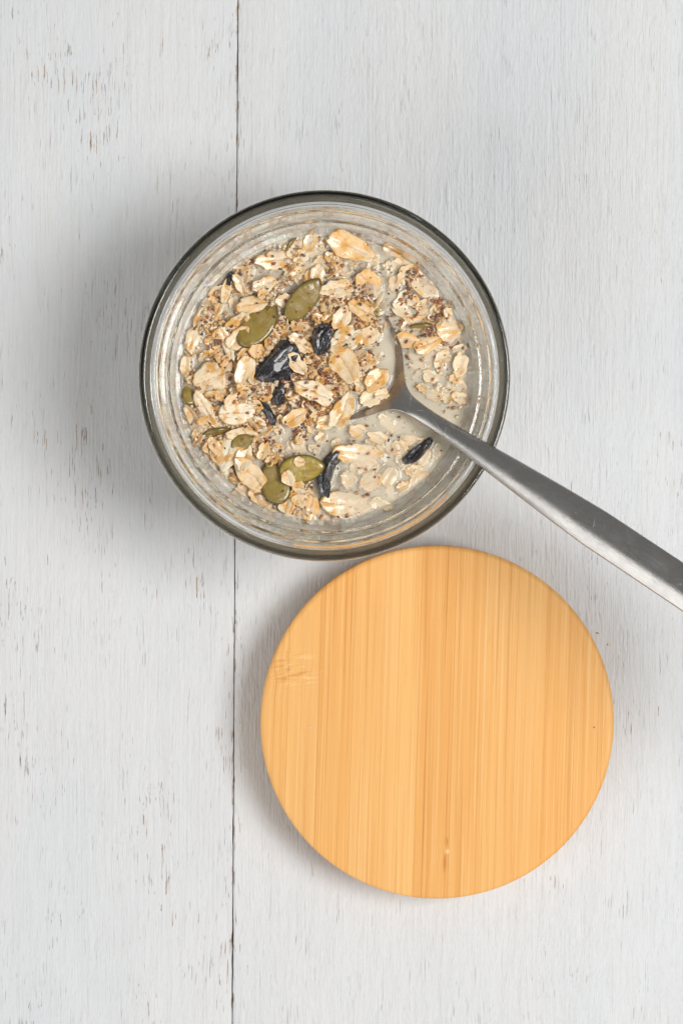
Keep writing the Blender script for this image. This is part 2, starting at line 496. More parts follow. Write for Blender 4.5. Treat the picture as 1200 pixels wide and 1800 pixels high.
# ------------------------------------------------------------------ table
table = empty('table_top')
tag(table, kind='structure', label='white painted wooden boards with chipped paint')
def plank(x_in, x_out, seed, mat):
    """a board whose inner long edge is worn and slightly wavy; x_in is the seam side"""
    n = 420
    ys = np.linspace(-24, 24, n)
    s = np.sign(x_out - x_in)
    wav = .010 * fbm(ys, ys * 0 + 2, .9, 2, seed) + .012 * fbm(ys, ys * 0 + 5, 4.0, 2, seed + 3)
    nick = np.clip(fbm(ys, ys * 0 + 7, 2.3, 2, seed + 7) - .34, 0, 1) * .09
    ex = x_in + s * (.004 + np.abs(wav) * .6 + nick * .35)
    cols = [(ex + s * .004, -1.8), (ex + s * .002, -.10), (ex + s * .004, -.022), (ex + s * .022, -.004),
            (ex + s * .07, 0.0), (ex + s * .6, 0.0)] + [(x_in + (x_out - x_in) * q + 0 * ys, 0.0) for q in (.3, .6, .999)] + \
           [(x_out + 0 * ys, -.02), (x_out + 0 * ys, -1.8)]
    verts = []
    for cx, cz in cols:
        for k in range(n): verts.append((cx[k], ys[k], cz))
    faces = []
    for c in range(len(cols)):
        c2 = (c + 1) % len(cols)
        for k in range(n - 1):
            f = (c * n + k, c * n + k + 1, c2 * n + k + 1, c2 * n + k)
            faces.append(f if s < 0 else f[::-1])
    return link('plank', mesh_from('plank', verts, faces), mat, table)
seam = P(413, 900)[0]
tilt = math.atan2(10, 1800)
table.rotation_euler = (0, 0, -tilt)
plank(seam, seam - 15.5, 1, mat_paint('white_paint_worn', 0.0, .642, seam, -1, .9))
plank(seam, seam + 15.5, 21, mat_paint('white_paint', 23.0, .690, seam, 1, 1.25))
vb, fb = [], []
for z in (-2.4, -1.85):
    for (x, y) in ((-18, -24), (13, -24), (13, 24), (-18, 24)): vb.append((x, y, z))
fb = [(3, 2, 1, 0), (4, 5, 6, 7), (0, 1, 5, 4), (1, 2, 6, 5), (2, 3, 7, 6), (3, 0, 4, 7)]
link('seam_light_blocker', mesh_from('seam_light_blocker', vb, fb, False), mat_simple('blocker_wood', (.16, .09, .05), .8), table)  # unseen board added to stop light coming up through the seam

# ------------------------------------------------------------------ jar
JX, JY = P(570, 660, RIM_Z)
MILK_Z = 4.92
ledge = []
for k in range(46):
    u = k / 45
    ledge.append((4.235 - .675 * u, 5.86 - .79 * u + .075 * math.sin(2 * math.pi * 3.0 * u + .4) * min(1, 6 * u, 6 * (1 - u)), 0))
prof = round_poly([(0, .90, 0), (2.45, .90, .05), (2.55, .80, .06), (2.8, .80, .06), (3.1, 1.14, .30), (4.40, 4.8, .9), (4.495, 5.4, .4),
                   (4.495, 6.0, .12), (4.31, 6.0, .08)] + ledge + [(3.49, 4.98, .06), (3.55, 4.89, .05), (3.70, 5.03, .05), (3.92, 5.27, .08), (4.29, 5.61, .08), (4.32, 5.3, .2),
                   (4.26, 4.7, .4), (2.98, 1.5, .3), (2.5, 1.22, .3), (0, 1.20, 0)], 6)
v, f = lathe(prof, 192)
jar_me = mesh_from('jar', v, [q[::-1] for q in f])
jar = link('glass_jar', jar_me, M_GLASS, None, (JX, JY, DZ))
bm = bmesh.new(); bm.from_mesh(jar_me); bmesh.ops.recalc_face_normals(bm, faces=bm.faces); bm.to_mesh(jar_me); bm.free()
tag(jar, 'open round glass jar filled with oats and milk', 'jar')

# ------------------------------------------------------------------ what is in the jar: layout
def J(px, py):
    """plan position -> jar-centred centimetres at the milk surface"""
    x, y = P(px, py, MILK_Z + DZ); return x - JX, y - JY
PXC = 72.8 * (CAM_H - RIM_Z) / (CAM_H - MILK_Z - DZ)         # plan units per cm at the milk

POOLS = [  # open milk: x, y, radius, depth
    (590, 778, 46, .30), (600, 765, 30, .2), (690, 800, 62, .30), (715, 845, 52, .30), (760, 745, 48, .22), (740, 690, 42, .30),
    (770, 700, 34, .22), (690, 655, 30, .45), (705, 700, 34, .5), (660, 725, 36, .45), (700, 612, 24, .4), (672, 475, 26, .25), (688, 500, 24, .25), (680, 540, 26, .22),
    (708, 560, 26, .2), (556, 452, 16, .3), (540, 462, 14, .2), (409, 525, 14, .3), (402, 548, 14, .3), (352, 640, 12, .3), (403, 660, 10, .35), (600, 850, 28, .25),
    (572, 868, 24, .3), (585, 800, 32, .3), (640, 865, 30, .16), (470, 905, 16, .15), (560, 770, 20, .2), (460, 812, 12, .3), (446, 820, 8, .3), (386, 712, 12, .25),
    (515, 510, 12, .2), (498, 545, 12, .2), (640, 700, 20, .2), (720, 600, 20, .15), (745, 620, 24, .12), (740, 540, 30, .14), (490, 765, 26, .12)]
POOLS = [(*J(a, b), r / PXC, d) for a, b, r, d in POOLS]
HEAPS = [(560, 640, 95, .20), (400, 690, 70, .12), (440, 540, 60, .10), (430, 810, 50, .12), (600, 520, 60, .08), (760, 575, 45, .08), (510, 850, 45, .08)]
HEAPS = [(*J(a, b), r / PXC, d) for a, b, r, d in HEAPS]
def heap(x, y):
    return sum(d * np.exp(-((x - cx) ** 2 + (y - cy) ** 2) / (r * r)) for cx, cy, r, d in HEAPS)
def mush_h(x, y):
    x = np.asarray(x, float); y = np.asarray(y, float)
    h = .0 + .85 * heap(x, y) + .15 * fbm(x, y, 1.7, 3, 3) + .09 * fbm(x, y, 4.2, 2, 9)
    h = h - .05 * np.clip((x - .8) / 1.2, 0, 1)
    for (cx, cy, r, d) in POOLS:
        h = h - d * np.exp(-(((x - cx) ** 2 + (y - cy) ** 2) / (r * r)) ** 1.5)
    return np.maximum(h, -.5)

# ---- flake meshes
def flake_mesh(name, L, W, seed, th=.055, cup=.06, ragged=.10, point=0.0, fold=0.0, rings=7, seg=30, crease=.025):
    """a rolled oat: uneven oval, thin, cupped, creased along its length"""
    rn = np.random.default_rng(seed)
    ang = np.linspace(0, 2 * math.pi, seg, endpoint=False)
    ph = rn.random(6) * 6.28
    out = 1 + ragged * (.55 * np.sin(2 * ang + ph[0]) * .5 + .5 * np.sin(3 * ang + ph[1]) + .35 * np.sin(5 * ang + ph[2]) + .30 * np.sin(8 * ang + ph[3]) + .25 * rn.standard_normal(seg))
    notch = rn.random() * 6.28
    out *= 1 - ragged * 1.6 * np.exp(-((np.angle(np.exp(1j * (ang - notch)))) / .16) ** 2)
    ex = np.sign(np.cos(ang)) * np.abs(np.cos(ang)) ** (1 + .0)
    bx, by = L / 2 * ex * out, W / 2 * np.sin(ang) * out * (1 - point * np.cos(ang) * .5)
    rs = np.linspace(0, 1, rings + 1)[1:] ** .8
    so = rn.random() * 50
    def hz(x, y, q):
        base = cup * (2 * x / L) ** 2 + cup * .8 * (2 * y / W) ** 2 * (1 if rn_sign > 0 else -.6)
        base = base + .035 * fbm(x + so, y, 3.2, 2, seed % 20) + fold * np.abs(y / W)
        return base
    rn_sign = rn.random() - .3
    verts, top = [], []
    def add(x, y, z, t): verts.append((x, y, z)); top.append(t)
    add(0, 0, float(hz(0, 0, 0)) + th / 2 - crease, 1)
    for r in rs:
        for k in range(seg):
            x, y = bx[k] * r, by[k] * r
            t = th * (1 - .75 * r ** 3) / 2
            g = crease * math.exp(-(y / .04) ** 2) * (1 - r ** 4)
            add(x, y, float(hz(x, y, r)) + t - g, 1.0)
    nb = len(verts)
    add(0, 0, float(hz(0, 0, 0)) - th / 2, 0)
    for r in rs[:-1]:
        for k in range(seg):
            x, y = bx[k] * r, by[k] * r
            add(x, y, float(hz(x, y, r)) - th * (1 - .75 * r ** 3) / 2, 0)
    faces = []
    T = lambda i, k: 1 + i * seg + k % seg
    B = lambda i, k: nb + 1 + i * seg + k % seg
    nr = len(rs)
    for k in range(seg):
        faces.append((0, T(0, k), T(0, k + 1)))
        faces.append((nb, B(0, k + 1), B(0, k)))
        for i in range(nr - 1): faces.append((T(i, k), T(i + 1, k), T(i + 1, k + 1), T(i, k + 1)))
        for i in range(nr - 2): faces.append((B(i, k), B(i, k + 1), B(i + 1, k + 1), B(i + 1, k)))
        faces.append((T(nr - 1, k), B(nr - 2, k), B(nr - 2, k + 1), T(nr - 1, k + 1)))
    me = mesh_from(name, verts, faces)
    a = me.attributes.new('top', 'FLOAT', 'POINT'); a.data.foreach_set('value', top)
    me.materials.append(M_FLAKE)
    return me

def seed_mesh(name, L, W, seed, th=.16):
    """a shelled pumpkin seed: flat drop, rounded at one end, pointed at the other, thin raised margin"""
    seg, rings = 36, 8
    ang = np.linspace(0, 2 * math.pi, seg, endpoint=False)
    cx = np.cos(ang); sy = np.sin(ang)
    w = np.where(cx > 0, np.abs(sy) * (1 - .42 * np.clip(cx, 0, 1) ** 2.2), np.abs(sy) ** .92) * np.sign(sy)
    bx, by = L / 2 * np.sign(cx) * np.abs(cx) ** .92, W / 2 * w
    rn = np.random.default_rng(seed); so = rn.random() * 30
    verts, rim = [], []
    rs = np.linspace(0, 1, rings + 1)[1:]
    for sgn in (1, -1):
        verts.append((0, 0, sgn * th / 2)); rim.append(0)
        for r in (rs if sgn > 0 else rs[:-1]):
            for k in range(seg):
                x, y = bx[k] * r, by[k] * r
                prof = math.sqrt(max(0, 1 - r ** 2.6)) * .9 + (.12 if .86 < r < 1 else 0)
                z = sgn * th / 2 * prof + .02 * float(fbm(x + so, y, 2.5, 2, 3)) + .05 * (x / L) ** 2
                verts.append((x, y, z)); rim.append(1.0 if r > .9 else (.45 if r > .8 else 0))
    nb = 1 + rings * seg
    T = lambda i, k: 1 + i * seg + k % seg
    B = lambda i, k: nb + 1 + i * seg + k % seg
    faces = []
    for k in range(seg):
        faces.append((0, T(0, k), T(0, k + 1))); faces.append((nb, B(0, k + 1), B(0, k)))
        for i in range(rings - 1): faces.append((T(i, k), T(i + 1, k), T(i + 1, k + 1), T(i, k + 1)))
        for i in range(rings - 2): faces.append((B(i, k), B(i, k + 1), B(i + 1, k + 1), B(i + 1, k)))
        faces.append((T(rings - 1, k), B(rings - 2, k), B(rings - 2, k + 1), T(rings - 1, k + 1)))
    me = mesh_from(name, verts, faces)
    a = me.attributes.new('rim', 'FLOAT', 'POINT'); a.data.foreach_set('value', rim)
    me.materials.append(M_SEED)
    return me

def berry_mesh(name, L, W, H, seed, bend=0.0, folds=5, deep=.52):
    """a shrivelled berry: long body with deep folds running along it"""
    nu, nv = 56, 40
    rn = np.random.default_rng(seed); p = rn.random(4) * 6.28
    verts, faces = [], []
    for i in range(nu + 1):
        u = math.pi * i / nu
        for k in range(nv):
            a = 2 * math.pi * k / nv
            s = math.sin(u) ** .8
            x = -math.cos(u)
            wob = .55 * math.sin(2.6 * x + p[0]) + .3 * math.sin(5.1 * x + p[1])
            q = math.cos(folds * a + wob * 1.6 + p[2])
            rr = 1 - deep * (abs(q) ** .55) * .5 + .16 * math.sin(3 * a + 2.2 * x + p[3]) + .10 * float(fbm(x * 2 + seed, a * 1.0, 1.5, 2, 4)) * math.sin(a / 2)
            y = W / 2 * s * rr * math.cos(a); z = H / 2 * s * rr * math.sin(a)
            xx = x * L / 2 * (1 + .05 * math.cos(2 * a + p[0]))
            y += bend * (xx / (L / 2)) ** 2 * W
            verts.append((xx, y, z))
    for i in range(nu):
        for k in range(nv):
            k2 = (k + 1) % nv
            faces.append((i * nv + k, i * nv + k2, (i + 1) * nv + k2, (i + 1) * nv + k))
    me = mesh_from(name, verts, faces)
    me.materials.append(M_BERRY)
    return me

SPOT_Z = []
SPOTS = []          # (x, y, half length, half width, angle) of everything placed by hand
def place(name, me, px, py, ang, z, tx=0.0, ty=0.0, label=None, cat=None, group=None, dims=None, **attrs):
    x, y = J(px, py)
    e = Euler((R(tx), R(ty), R(ang)), 'XYZ')
    o = link(name, me, None, None, (JX + x, JY + y, DZ + MILK_Z + z * .78 - .05 + .8 * float(heap(x, y))), e)
    tag(o, label, cat, group)
    for k, val in attrs.items(): o[k] = float(val)
    if dims: SPOTS.append((x, y, dims[0] / 2, dims[1] / 2, R(ang))); SPOT_Z.append(z * .78 - .05 + .8 * float(heap(x, y)))
    return o

G_SEED, G_BERRY, G_OAT = 'pumpkin seeds in the jar', 'dark dried berries in the jar', 'oat flakes in the jar'
cmf = 1 / PXC
# pumpkin seeds: x, y, length, width, angle, height, tilt x, tilt y, tint, label
SEEDS = [
    (533, 528, 96, 47, 52, .20, 14, -6, .35, 'whole olive brown pumpkin seed, uppermost of the two side by side above the berries'),
    (454, 573, 96, 54, 48, .17, -8, 8, .45, 'whole olive pumpkin seed lying left of the uppermost one, oats on its tip'),
    (483, 849, 78, 54, 108, .16, 4, 6, .45, 'dark olive pumpkin seed forming the left leg of the crossed pair near the bottom'),
    (531, 824, 84, 50, 6, .27, 10, 4, 1.0, 'bright yellow green pumpkin seed lying across another one near the bottom'),
    (381, 760, 54, 30, 12, .10, 66, 0, .2, 'brown pumpkin seed stuck on edge beside the pale bent oat flake at left'),
    (334, 692, 44, 30, 82, .06, 10, 20, .55, 'small green pumpkin seed half hidden against the left wall of the jar'),
    (426, 778, 44, 30, 25, .26, 0, -14, .5, 'green tip of a pumpkin seed poking out of a pale oat flake cluster'),
    (668, 543, 34, 26, 40, .03, 0, 10, .4, 'small green brown pumpkin seed piece sunk in milk above the spoon rim'),
    (741, 575, 48, 26, 2, .00, 70, 0, .5, 'thin pumpkin seed on edge in the speckled oats at right'),
    (512, 431, 38, 24, 58, .04, 62, 0, .3, 'pumpkin seed on edge near the top wall of the jar'),
]
for i, (px, py, l, w, a, z, tx, ty, ti, lab) in enumerate(SEEDS):
    me = seed_mesh('pumpkin_seed', l * cmf, w * cmf, 40 + i, .15)
    place('pumpkin_seed', me, px, py, a, z, tx, ty, lab, 'pumpkin seed', G_SEED, (l * cmf, w * cmf * max(.25, math.cos(R(tx)))), tint=ti)
# dried berries
BERRIES = [
    (566, 597, 56, 38, 30, 72, .20, 0, 4, 'small wrinkled black berry between the pale oat flakes and the upper seeds'),
    (490, 640, 92, 62, 38, 44, .17, .12, 3, 'largest wrinkled blue black berry, left of centre in the spoonful'),
    (492, 690, 46, 26, 22, 82, .15, 0, 3, 'narrow black berry piece just below the largest berry'),
    (468, 721, 60, 22, 20, -52, .08, -.2, 3, 'slanted black berry skin beside the smooth pale almond slice'),
    (573, 828, 92, 32, 30, 72, .15, -.42, 3, 'curved crescent of black berry hugging the yellow green seed'),
    (735, 794, 66, 26, 26, 40, .10, .10, 3, 'lone black berry half sunk in milk below the spoon handle'),
    (403, 492, 30, 20, 18, 70, .12, 0, 3, 'tiny dark berry scrap by the upper left wall of the jar'),
]
for i, (px, py, l, w, h, a, z, bend, nf, lab) in enumerate(BERRIES):
    me = berry_mesh('dried_berry', l * cmf, w * cmf, h * cmf, 60 + i, bend, nf)
    place('dried_berry', me, px, py, a, z, 0, 0, lab, 'dried berry', G_BERRY, (l * cmf, w * cmf))
# almond slice
alm = flake_mesh('almond_slice', 66 * cmf, 42 * cmf, 5, .10, .02, .03, .35, 0, 8, 36, 0)
place('almond_slice', alm, 417, 726, 4, .17, 4, 0, 'smooth pale almond slice lying left of the black berries', 'almond slice', None, (66 * cmf, 42 * cmf), tint=.9, pale=1.0, speck=0)

# hand placed oat flakes: x, y, length, width, angle, height, tilt x, tilt y, tint, pale, speck, label
OATS = [
    (607, 598, 66, 44, 28, .26, -10, 6, .8, .9, .2, 'pale oat flake overlapping another one right of the small berry'),
    (607, 641, 72, 48, -58, .30, 6, -4, .5, .4, .5, 'large yellow streaked oat flake in the middle of the spoonful'),
    (553, 690, 72, 38, -26, .30, 10, 0, .9, .8, .3, 'oval oat flake with a red brown crease in the spoonful'),
    (602, 724, 68, 38, 66, .24, -10, 0, .8, .7, .1, 'folded cream oat flake at the lower edge of the spoonful'),
    (370, 667, 62, 58, 20, .20, 4, -6, .7, .6, .3, 'big round oat flake with an orange spot near the left wall'),
    (360, 716, 70, 26, -60, .18, 24, 0, .7, .8, .2, 'long striped oat flake slanting beside the left wall'),
    (343, 737, 66, 20, -58, .12, 26, 0, .6, .6, .2, 'narrow oat flake sliver squeezed against the left wall'),
    (405, 790, 84, 44, 62, .20, -14, 0, .95, 1.0, .2, 'large pale bent oat flake at lower left'),
    (428, 765, 60, 26, -8, .26, 24, 0, .7, .6, .4, 'ragged oat flake over the top of the pale bent one at lower left'),
    (440, 832, 70, 42, -44, .20, 12, 4, .6, .4, .2, 'torn oat flake with orange tip left of the crossed seeds'),
    (430, 806, 50, 30, 70, .24, -10, 0, .9, .8, .1, 'cream oat scrap joining two flakes at lower left'),
    (615, 433, 90, 46, -26, .14, 10, 4, .4, .2, .1, 'biggest oat flake, long brown crease, at the top wall of the jar'),
    (482, 457, 62, 36, 5, .15, -6, 6, .4, .5, .1, 'smooth oval oat flake near the upper wall, left of the deep milk gap'),
    (558, 480, 30, 28, 70, .14, 6, 0, .6, .5, .1, 'squarish oat piece in the milk above the uppermost seed'),
    (647, 496, 54, 44, -46, .08, 6, 10, .2, .1, .1, 'orange oat flake under a film of milk at upper right'),
    (692, 498, 32, 20, 86, .02, 0, 0, .0, .0, .0, 'small yellow oat flake alone in the milk at upper right'),
    (629, 800, 84, 46, -6, .10, 6, 0, .5, .4, 1.0, 'speckled oat cluster flake below the spoon in milk'),
    (607, 886, 96, 46, -4, .10, -6, 0, .5, .4, 1.0, 'speckled oat cluster flake at the bottom wall of the jar'),
    (627, 757, 30, 24, 0, .05, 0, 0, .5, .2, .1, 'round oat bit just under the spoon bowl, left of two'),
    (664, 769, 36, 22, -24, .05, 0, 0, .5, .3, .1, 'oval oat bit just under the spoon bowl, right of two'),
    (612, 842, 28, 28, 0, .05, 0, 0, .5, .2, .2, 'round oat bit between the two speckled clusters'),
    (652, 846, 42, 34, 20, .06, 0, 0, .4, .2, .4, 'lumpy oat bit right of centre between the speckled clusters'),
    (683, 838, 40, 28, 60, .04, 0, 0, .1, .0, .3, 'orange oat flake in the milk left of the lone berry'),
    (790, 580, 50, 44, 10, .05, 0, 6, .2, .1, .2, 'wide orange oat flake near the right wall'),
    (809, 640, 46, 26, 82, .12, 0, -10, .6, .6, 1.0, 'torn oat flake with red specks against the right wall'),
    (661, 668, 52, 36, 46, .10, 0, 8, .2, .1, .1, 'orange brown oat flake inside the spoon bowl beside its right rim'),
    (396, 512, 46, 18, 78, .14, 20, 0, .7, .6, .1, 'narrow oat flake with orange foot by the upper left wall'),
    (424, 500, 44, 18, -66, .16, 20, 0, .7, .7, .1, 'slim cream oat flake leaning by the tiny berry scrap'),
    (442, 536, 56, 32, 8, .14, 0, 0, .5, .3, .3, 'soft oat flake above the left pumpkin seed'),
    (399, 603, 66, 22, -70, .16, 20, 0, .8, .8, .2, 'curled pale oat flake at left, above the big round one'),
    (420, 595, 50, 34, 50, .22, 0, 0, .7, .6, .5, 'speckled oat flake touching the left pumpkin seed'),
    (451, 617, 30, 26, 80, .26, 0, -16, .3, .3, .0, 'small triangular yellow oat scrap below the left pumpkin seed'),
    (430, 655, 62, 36, 72, .22, 0, 0, .5, .5, .6, 'craggy oat cluster flake between the round flake and the berries'),
    (338, 596, 46, 30, 70, .16, 0, 0, .6, .6, .3, 'cream oat flake by the left wall, highest of the wall row'),
    (326, 642, 40, 18, 84, .10, 0, 0, .6, .7, .1, 'slim oat flake by the left wall above the small green seed'),
    (350, 558, 42, 16, 66, .10, 14, 0, .8, .8, .0, 'smooth slim oat flake at the upper left wall'),
    (518, 735, 46, 30, 30, .18, 0, 0, .4, .4, .6, 'oat flake with red specks below the berries'),
    (575, 742, 44, 26, 10, .16, 10, 0, .6, .5, .5, 'short oat flake at the tip of the pool below the spoonful'),
    (592, 508, 62, 32, 8, .16, 0, 0, .7, .7, .2, 'broad pale oat flake right of the uppermost pumpkin seed'),
    (636, 545, 54, 34, -30, .18, 0, 0, .3, .4, .3, 'tan oat flake above the middle of the spoonful'),
    (648, 590, 40, 30, 40, .18, 0, 0, .6, .5, .6, 'oat flake by the sunken upper rim of the spoon'),
    (600, 560, 46, 30, 60, .18, 0, 0, .6, .6, .5, 'cream oat flake above the overlapping pair in the middle'),
    (528, 605, 50, 30, -40, .20, 0, 0, .7, .6, .6, 'oat flake with a dark red speck between two black berries'),
    (522, 640, 44, 26, -50, .22, 0, 0, .5, .6, .4, 'thin oat flake curling right of the largest berry'),
    (507, 841, 30, 22, -65, .36, 0, 0, .6, .7, .0, 'cream oat crumb caught in the notch of the crossed seeds'),
    (527, 812, 21, 18, 0, .40, 0, 0, .5, .3, .0, 'tiny pale oat crumb on top of the bright seed'),
    (505, 880, 56, 30, 80, .14, 0, 0, .8, .8, .1, 'cream oat flake below the crossed seeds'),
    (545, 893, 50, 32, 70, .12, 0, 0, .3, .2, .2, 'orange oat flake at the bottom wall right of the crossed seeds'),
    (455, 872, 40, 26, -30, .10, 0, 0, .3, .3, .1, 'small orange oat flake at the lower left wall'),
    (747, 735, 50, 28, -30, .02, 0, 0, .4, .3, .1, 'blurred oat flake in milk right of the spoon neck'),
    (745, 805, 34, 20, 60, .03, 0, 0, .3, .2, .0, 'yellow oat scrap stuck to the lone sunken berry'),
    (715, 598, 48, 28, -10, .05, 0, 0, .3, .2, .6, 'tan oat flake right of the spoon rim'),
    (750, 605, 50, 34, 20, .08, 0, 0, .3, .3, .5, 'speckled oat flake right of the spoon rim below the seed on edge'),
    (720, 455, 46, 30, -30, .08, 0, 0, .4, .3, .3, 'oat flake by the upper right wall'),
    (690, 438, 40, 24, -20, .08, 0, 0, .2, .1, .3, 'orange oat flake right of the biggest one at the top wall'),
    (745, 505, 50, 34, -30, .04, 0, 0, .5, .6, .8, 'milky oat flake with two red brown husks at upper right'),
    (545, 425, 40, 26, 70, .08, 0, 0, .4, .3, .7, 'oat flake with red husk at the top wall of the jar'),
    (465, 500, 44, 28, 20, .14, 0, 0, .7, .6, .7, 'oat flake with brown specks at upper left'),
]
for i, (px, py, l, w, a, z, tx, ty, ti, pa, sp, lab) in enumerate(OATS):
    me = flake_mesh('oat_flake', l * cmf, w * cmf, 100 + i, .055, .05 + .04 * rng.random(), .10 + .07 * rng.random(), .15 * rng.random(), .05 * (w < 30))
    place('oat_flake', me, px, py, a, z, tx + rng.normal(0, 5), ty + rng.normal(0, 5), lab, 'oat flake', G_OAT, (l * cmf, w * cmf), tint=ti, pale=pa, speck=sp)

def near_spot(x, y, grow=1.0, which=False):
    best = 9; bi = 0
    for i_, (sx, sy, a, b, g) in enumerate(SPOTS):
        dx, dy = x - sx, y - sy
        u = (dx * math.cos(g) + dy * math.sin(g)) / (a * grow); v_ = (-dx * math.sin(g) + dy * math.cos(g)) / (b * grow)
        d_ = math.hypot(u, v_)
        if d_ < best: best, bi = d_, i_
    return (best, bi) if which else best

# spoon axis, used to keep loose flakes off the steel
SP_A = -34.4
HX, HY = P(712, 708, 5.05 + DZ); HX -= JX; HY -= JY
sax = (math.cos(R(SP_A)), math.sin(R(SP_A)))
def spoon_uv(x, y):
    dx, dy = x - HX, y - HY
    return dx * sax[0] + dy * sax[1], -dx * sax[1] + dy * sax[0]
def on_steel(x, y, m=.0):
    s, q = spoon_uv(x, y); q = abs(q)
    if s > -.05: return q < .30 + m
    d = -s
    w = np.interp(d, [0, .1, .3, .5, .85, 1.5], [.22, .26, .37, .70, 1.10, 1.36])
    return d < 1.45 and w - .42 - m < q < w + .04 + m or (d < .5 and q < w + m)

VARI = [flake_mesh('oat_flake', .46 + .05 * (i % 5), .30 + .035 * (i % 4), 300 + i, .06, .05, .16, .3 * (i % 3) / 2, .08 * (i % 2)) for i in range(16)]
cnt = tries = 0
placed = []
WALL = 3.40
while cnt < 215 and tries < 20000:
    tries += 1
    r = WALL * math.sqrt(random.random()); th = random.random() * 6.283
    x, y = r * math.cos(th), r * math.sin(th)
    if near_spot(x, y, 1.0) < 1.05 or on_steel(x, y, .16): continue
    if any((x - a) ** 2 + (y - b) ** 2 < .17 ** 2 for a, b in placed): continue
    h = float(mush_h(x, y))
    if h < -.14 and random.random() < .75: continue
    placed.append((x, y)); cnt += 1
    sc = random.uniform(.55, 1.05)
    z = (h + random.uniform(-.015, .035)) if h > -.08 else random.uniform(-.06, .01)
    t_ = 20 if h > -.05 else 6
    o = link('oat_flake', VARI[random.randrange(16)], None, None, (JX + x, JY + y, DZ + MILK_Z + z),
             Euler((R(random.gauss(0, t_)), R(random.gauss(0, t_)), random.random() * 6.283)))
    o.scale = (sc, sc, 1)
    o['tint'] = random.random(); o['pale'] = random.random() ** 1.3; o['speck'] = random.random()
    tag(o, 'small soaked oat flake, one of many filling gaps between the larger flakes', 'oat flake', 'small oat flakes filling the mush')

# ------------------------------------------------------------------ mush, milk and loose crumbs
def polar_top(nr, nt, rad, zf):
    rr = (np.linspace(0, 1, nr + 1)[1:]) ** .75 * rad
    tt = np.linspace(0, 2 * math.pi, nt, endpoint=False)
    Rr, Tt = np.meshgrid(rr, tt, indexing='ij')
    x, y = Rr * np.cos(Tt), Rr * np.sin(Tt)
    z = zf(x, y)
    verts = [(0, 0, float(zf(np.array([0.]), np.array([0.]))[0]))] + np.stack([x.ravel(), y.ravel(), z.ravel()], 1).tolist()
    faces = [(0, 1 + k, 1 + (k + 1) % nt) for k in range(nt)]
    for i in range(nr - 1):
        a = 1 + i * nt; b = a + nt
        for k in range(nt):
            k2 = (k + 1) % nt
            faces.append((a + k, b + k, b + k2, a + k2))
    return verts, faces, 1 + (nr - 1) * nt

def add_skirt(verts, faces, last, nt, rings):
    """close a polar top downwards through rings of (r, z)"""
    prev = last
    for (r, z) in rings:
        base = len(verts)
        for k in range(nt):
            a = 2 * math.pi * k / nt
            verts.append((r * math.cos(a), r * math.sin(a), z))
        for k in range(nt):
            k2 = (k + 1) % nt
            faces.append((prev + k, base + k, base + k2, prev + k2))
        prev = base
    c = len(verts); verts.append((0, 0, rings[-1][1]))
    for k in range(nt): faces.append((prev + k, c, prev + (k + 1) % nt))

NT_ = 420
# mush sides follow the jar's inner profile; raised and gapped to brighten the shoulder
def mush_z(x, y):
    r = np.hypot(x, y)
    s, q = (x - HX) * sax[0] + (y - HY) * sax[1], -(x - HX) * sax[1] + (y - HY) * sax[0]
    h = mush_h(x, y)
    # hollow where the steel shows
    d = -s
    w = np.interp(d, [-.6, 0, .1, .3, .5, .85, 1.5], [.2, .22, .26, .37, .70, 1.10, 1.36])
    band = ((d > -.9) & (d < 1.7) & (np.abs(q) < w + .10) & ((np.abs(q) > w - .5) | (d < .8)))
    h = np.where(band, np.minimum(h, -.42), h)
    return MILK_Z + h
v, f, last = polar_top(130, NT_, 3.515, mush_z)
add_skirt(v, f, last, NT_, [(3.55, 4.86), (3.58, 4.885), (3.72, 5.01), (3.92, 5.225), (4.08, 5.37), (4.235, 5.51), (4.265, 5.47), (4.235, 5.38), (4.225, 5.2), (4.215, 5.05), (4.195, 4.9)] +
          [(4.175 - (4.75 - z) * .388, z) for z in (4.7, 4.3, 3.9, 3.4, 3.0, 2.5, 2.0, 1.6)] + [(2.5, 1.26)])
mush = link('oat_mush', mesh_from('oat_mush', v, f), M_MUSH, None, (JX, JY, DZ))
tag(mush, 'soft soaked oat mush with brown specks filling the jar', 'oat mush', kind='stuff')

pl = np.array(placed)
def milk_z(x, y):
    r = np.hypot(x, y)
    z = .045 * np.exp(-(3.50 - r) / .06)
    for (sx, sy, a, b, g) in SPOTS:
        dx, dy = x - sx, y - sy
        e = np.hypot((dx * math.cos(g) + dy * math.sin(g)) / a, (-dx * math.sin(g) + dy * math.cos(g)) / b)
        z = np.maximum(z, .058 * np.exp(-np.maximum((e - 1) * min(a, b), 0) / .055))
    for (px_, py_) in pl:
        d = np.hypot(x - px_, y - py_)
        z = np.maximum(z, .026 * np.exp(-np.maximum(d - .14, 0) / .06))
    z = z + .018 * fbm(x, y, 2.4, 2, 12)
    return MILK_Z + z
v, f, last = polar_top(120, NT_, 3.503, milk_z)
n_top = len(f)
base_z = lambda x, y: MILK_Z + 0 * x
for dep in (.035, .075, .12, .17, .23, .30):        # deeper layers of the same milk
    v2, f2, _ = polar_top(10, 96, 3.495, lambda x, y: MILK_Z - dep + 0 * x)
    o_ = len(v); v += v2; f += [tuple(i + o_ for i in q) for q in f2]
n_body = len(f)
fv, ff = lathe([(4.302, 5.52), (4.323, 5.40), (4.328, 5.25), (4.318, 5.0), (4.28, 4.75), (4.192, 4.50), (3.50, 2.82), (3.10, 1.79)], 240)   # film added inside the glass wall to lighten the dark rim ring
o_ = len(v); v += fv; f += [tuple(i + o_ for i in q) for q in ff]
milk_me = mesh_from('milk', v, f)
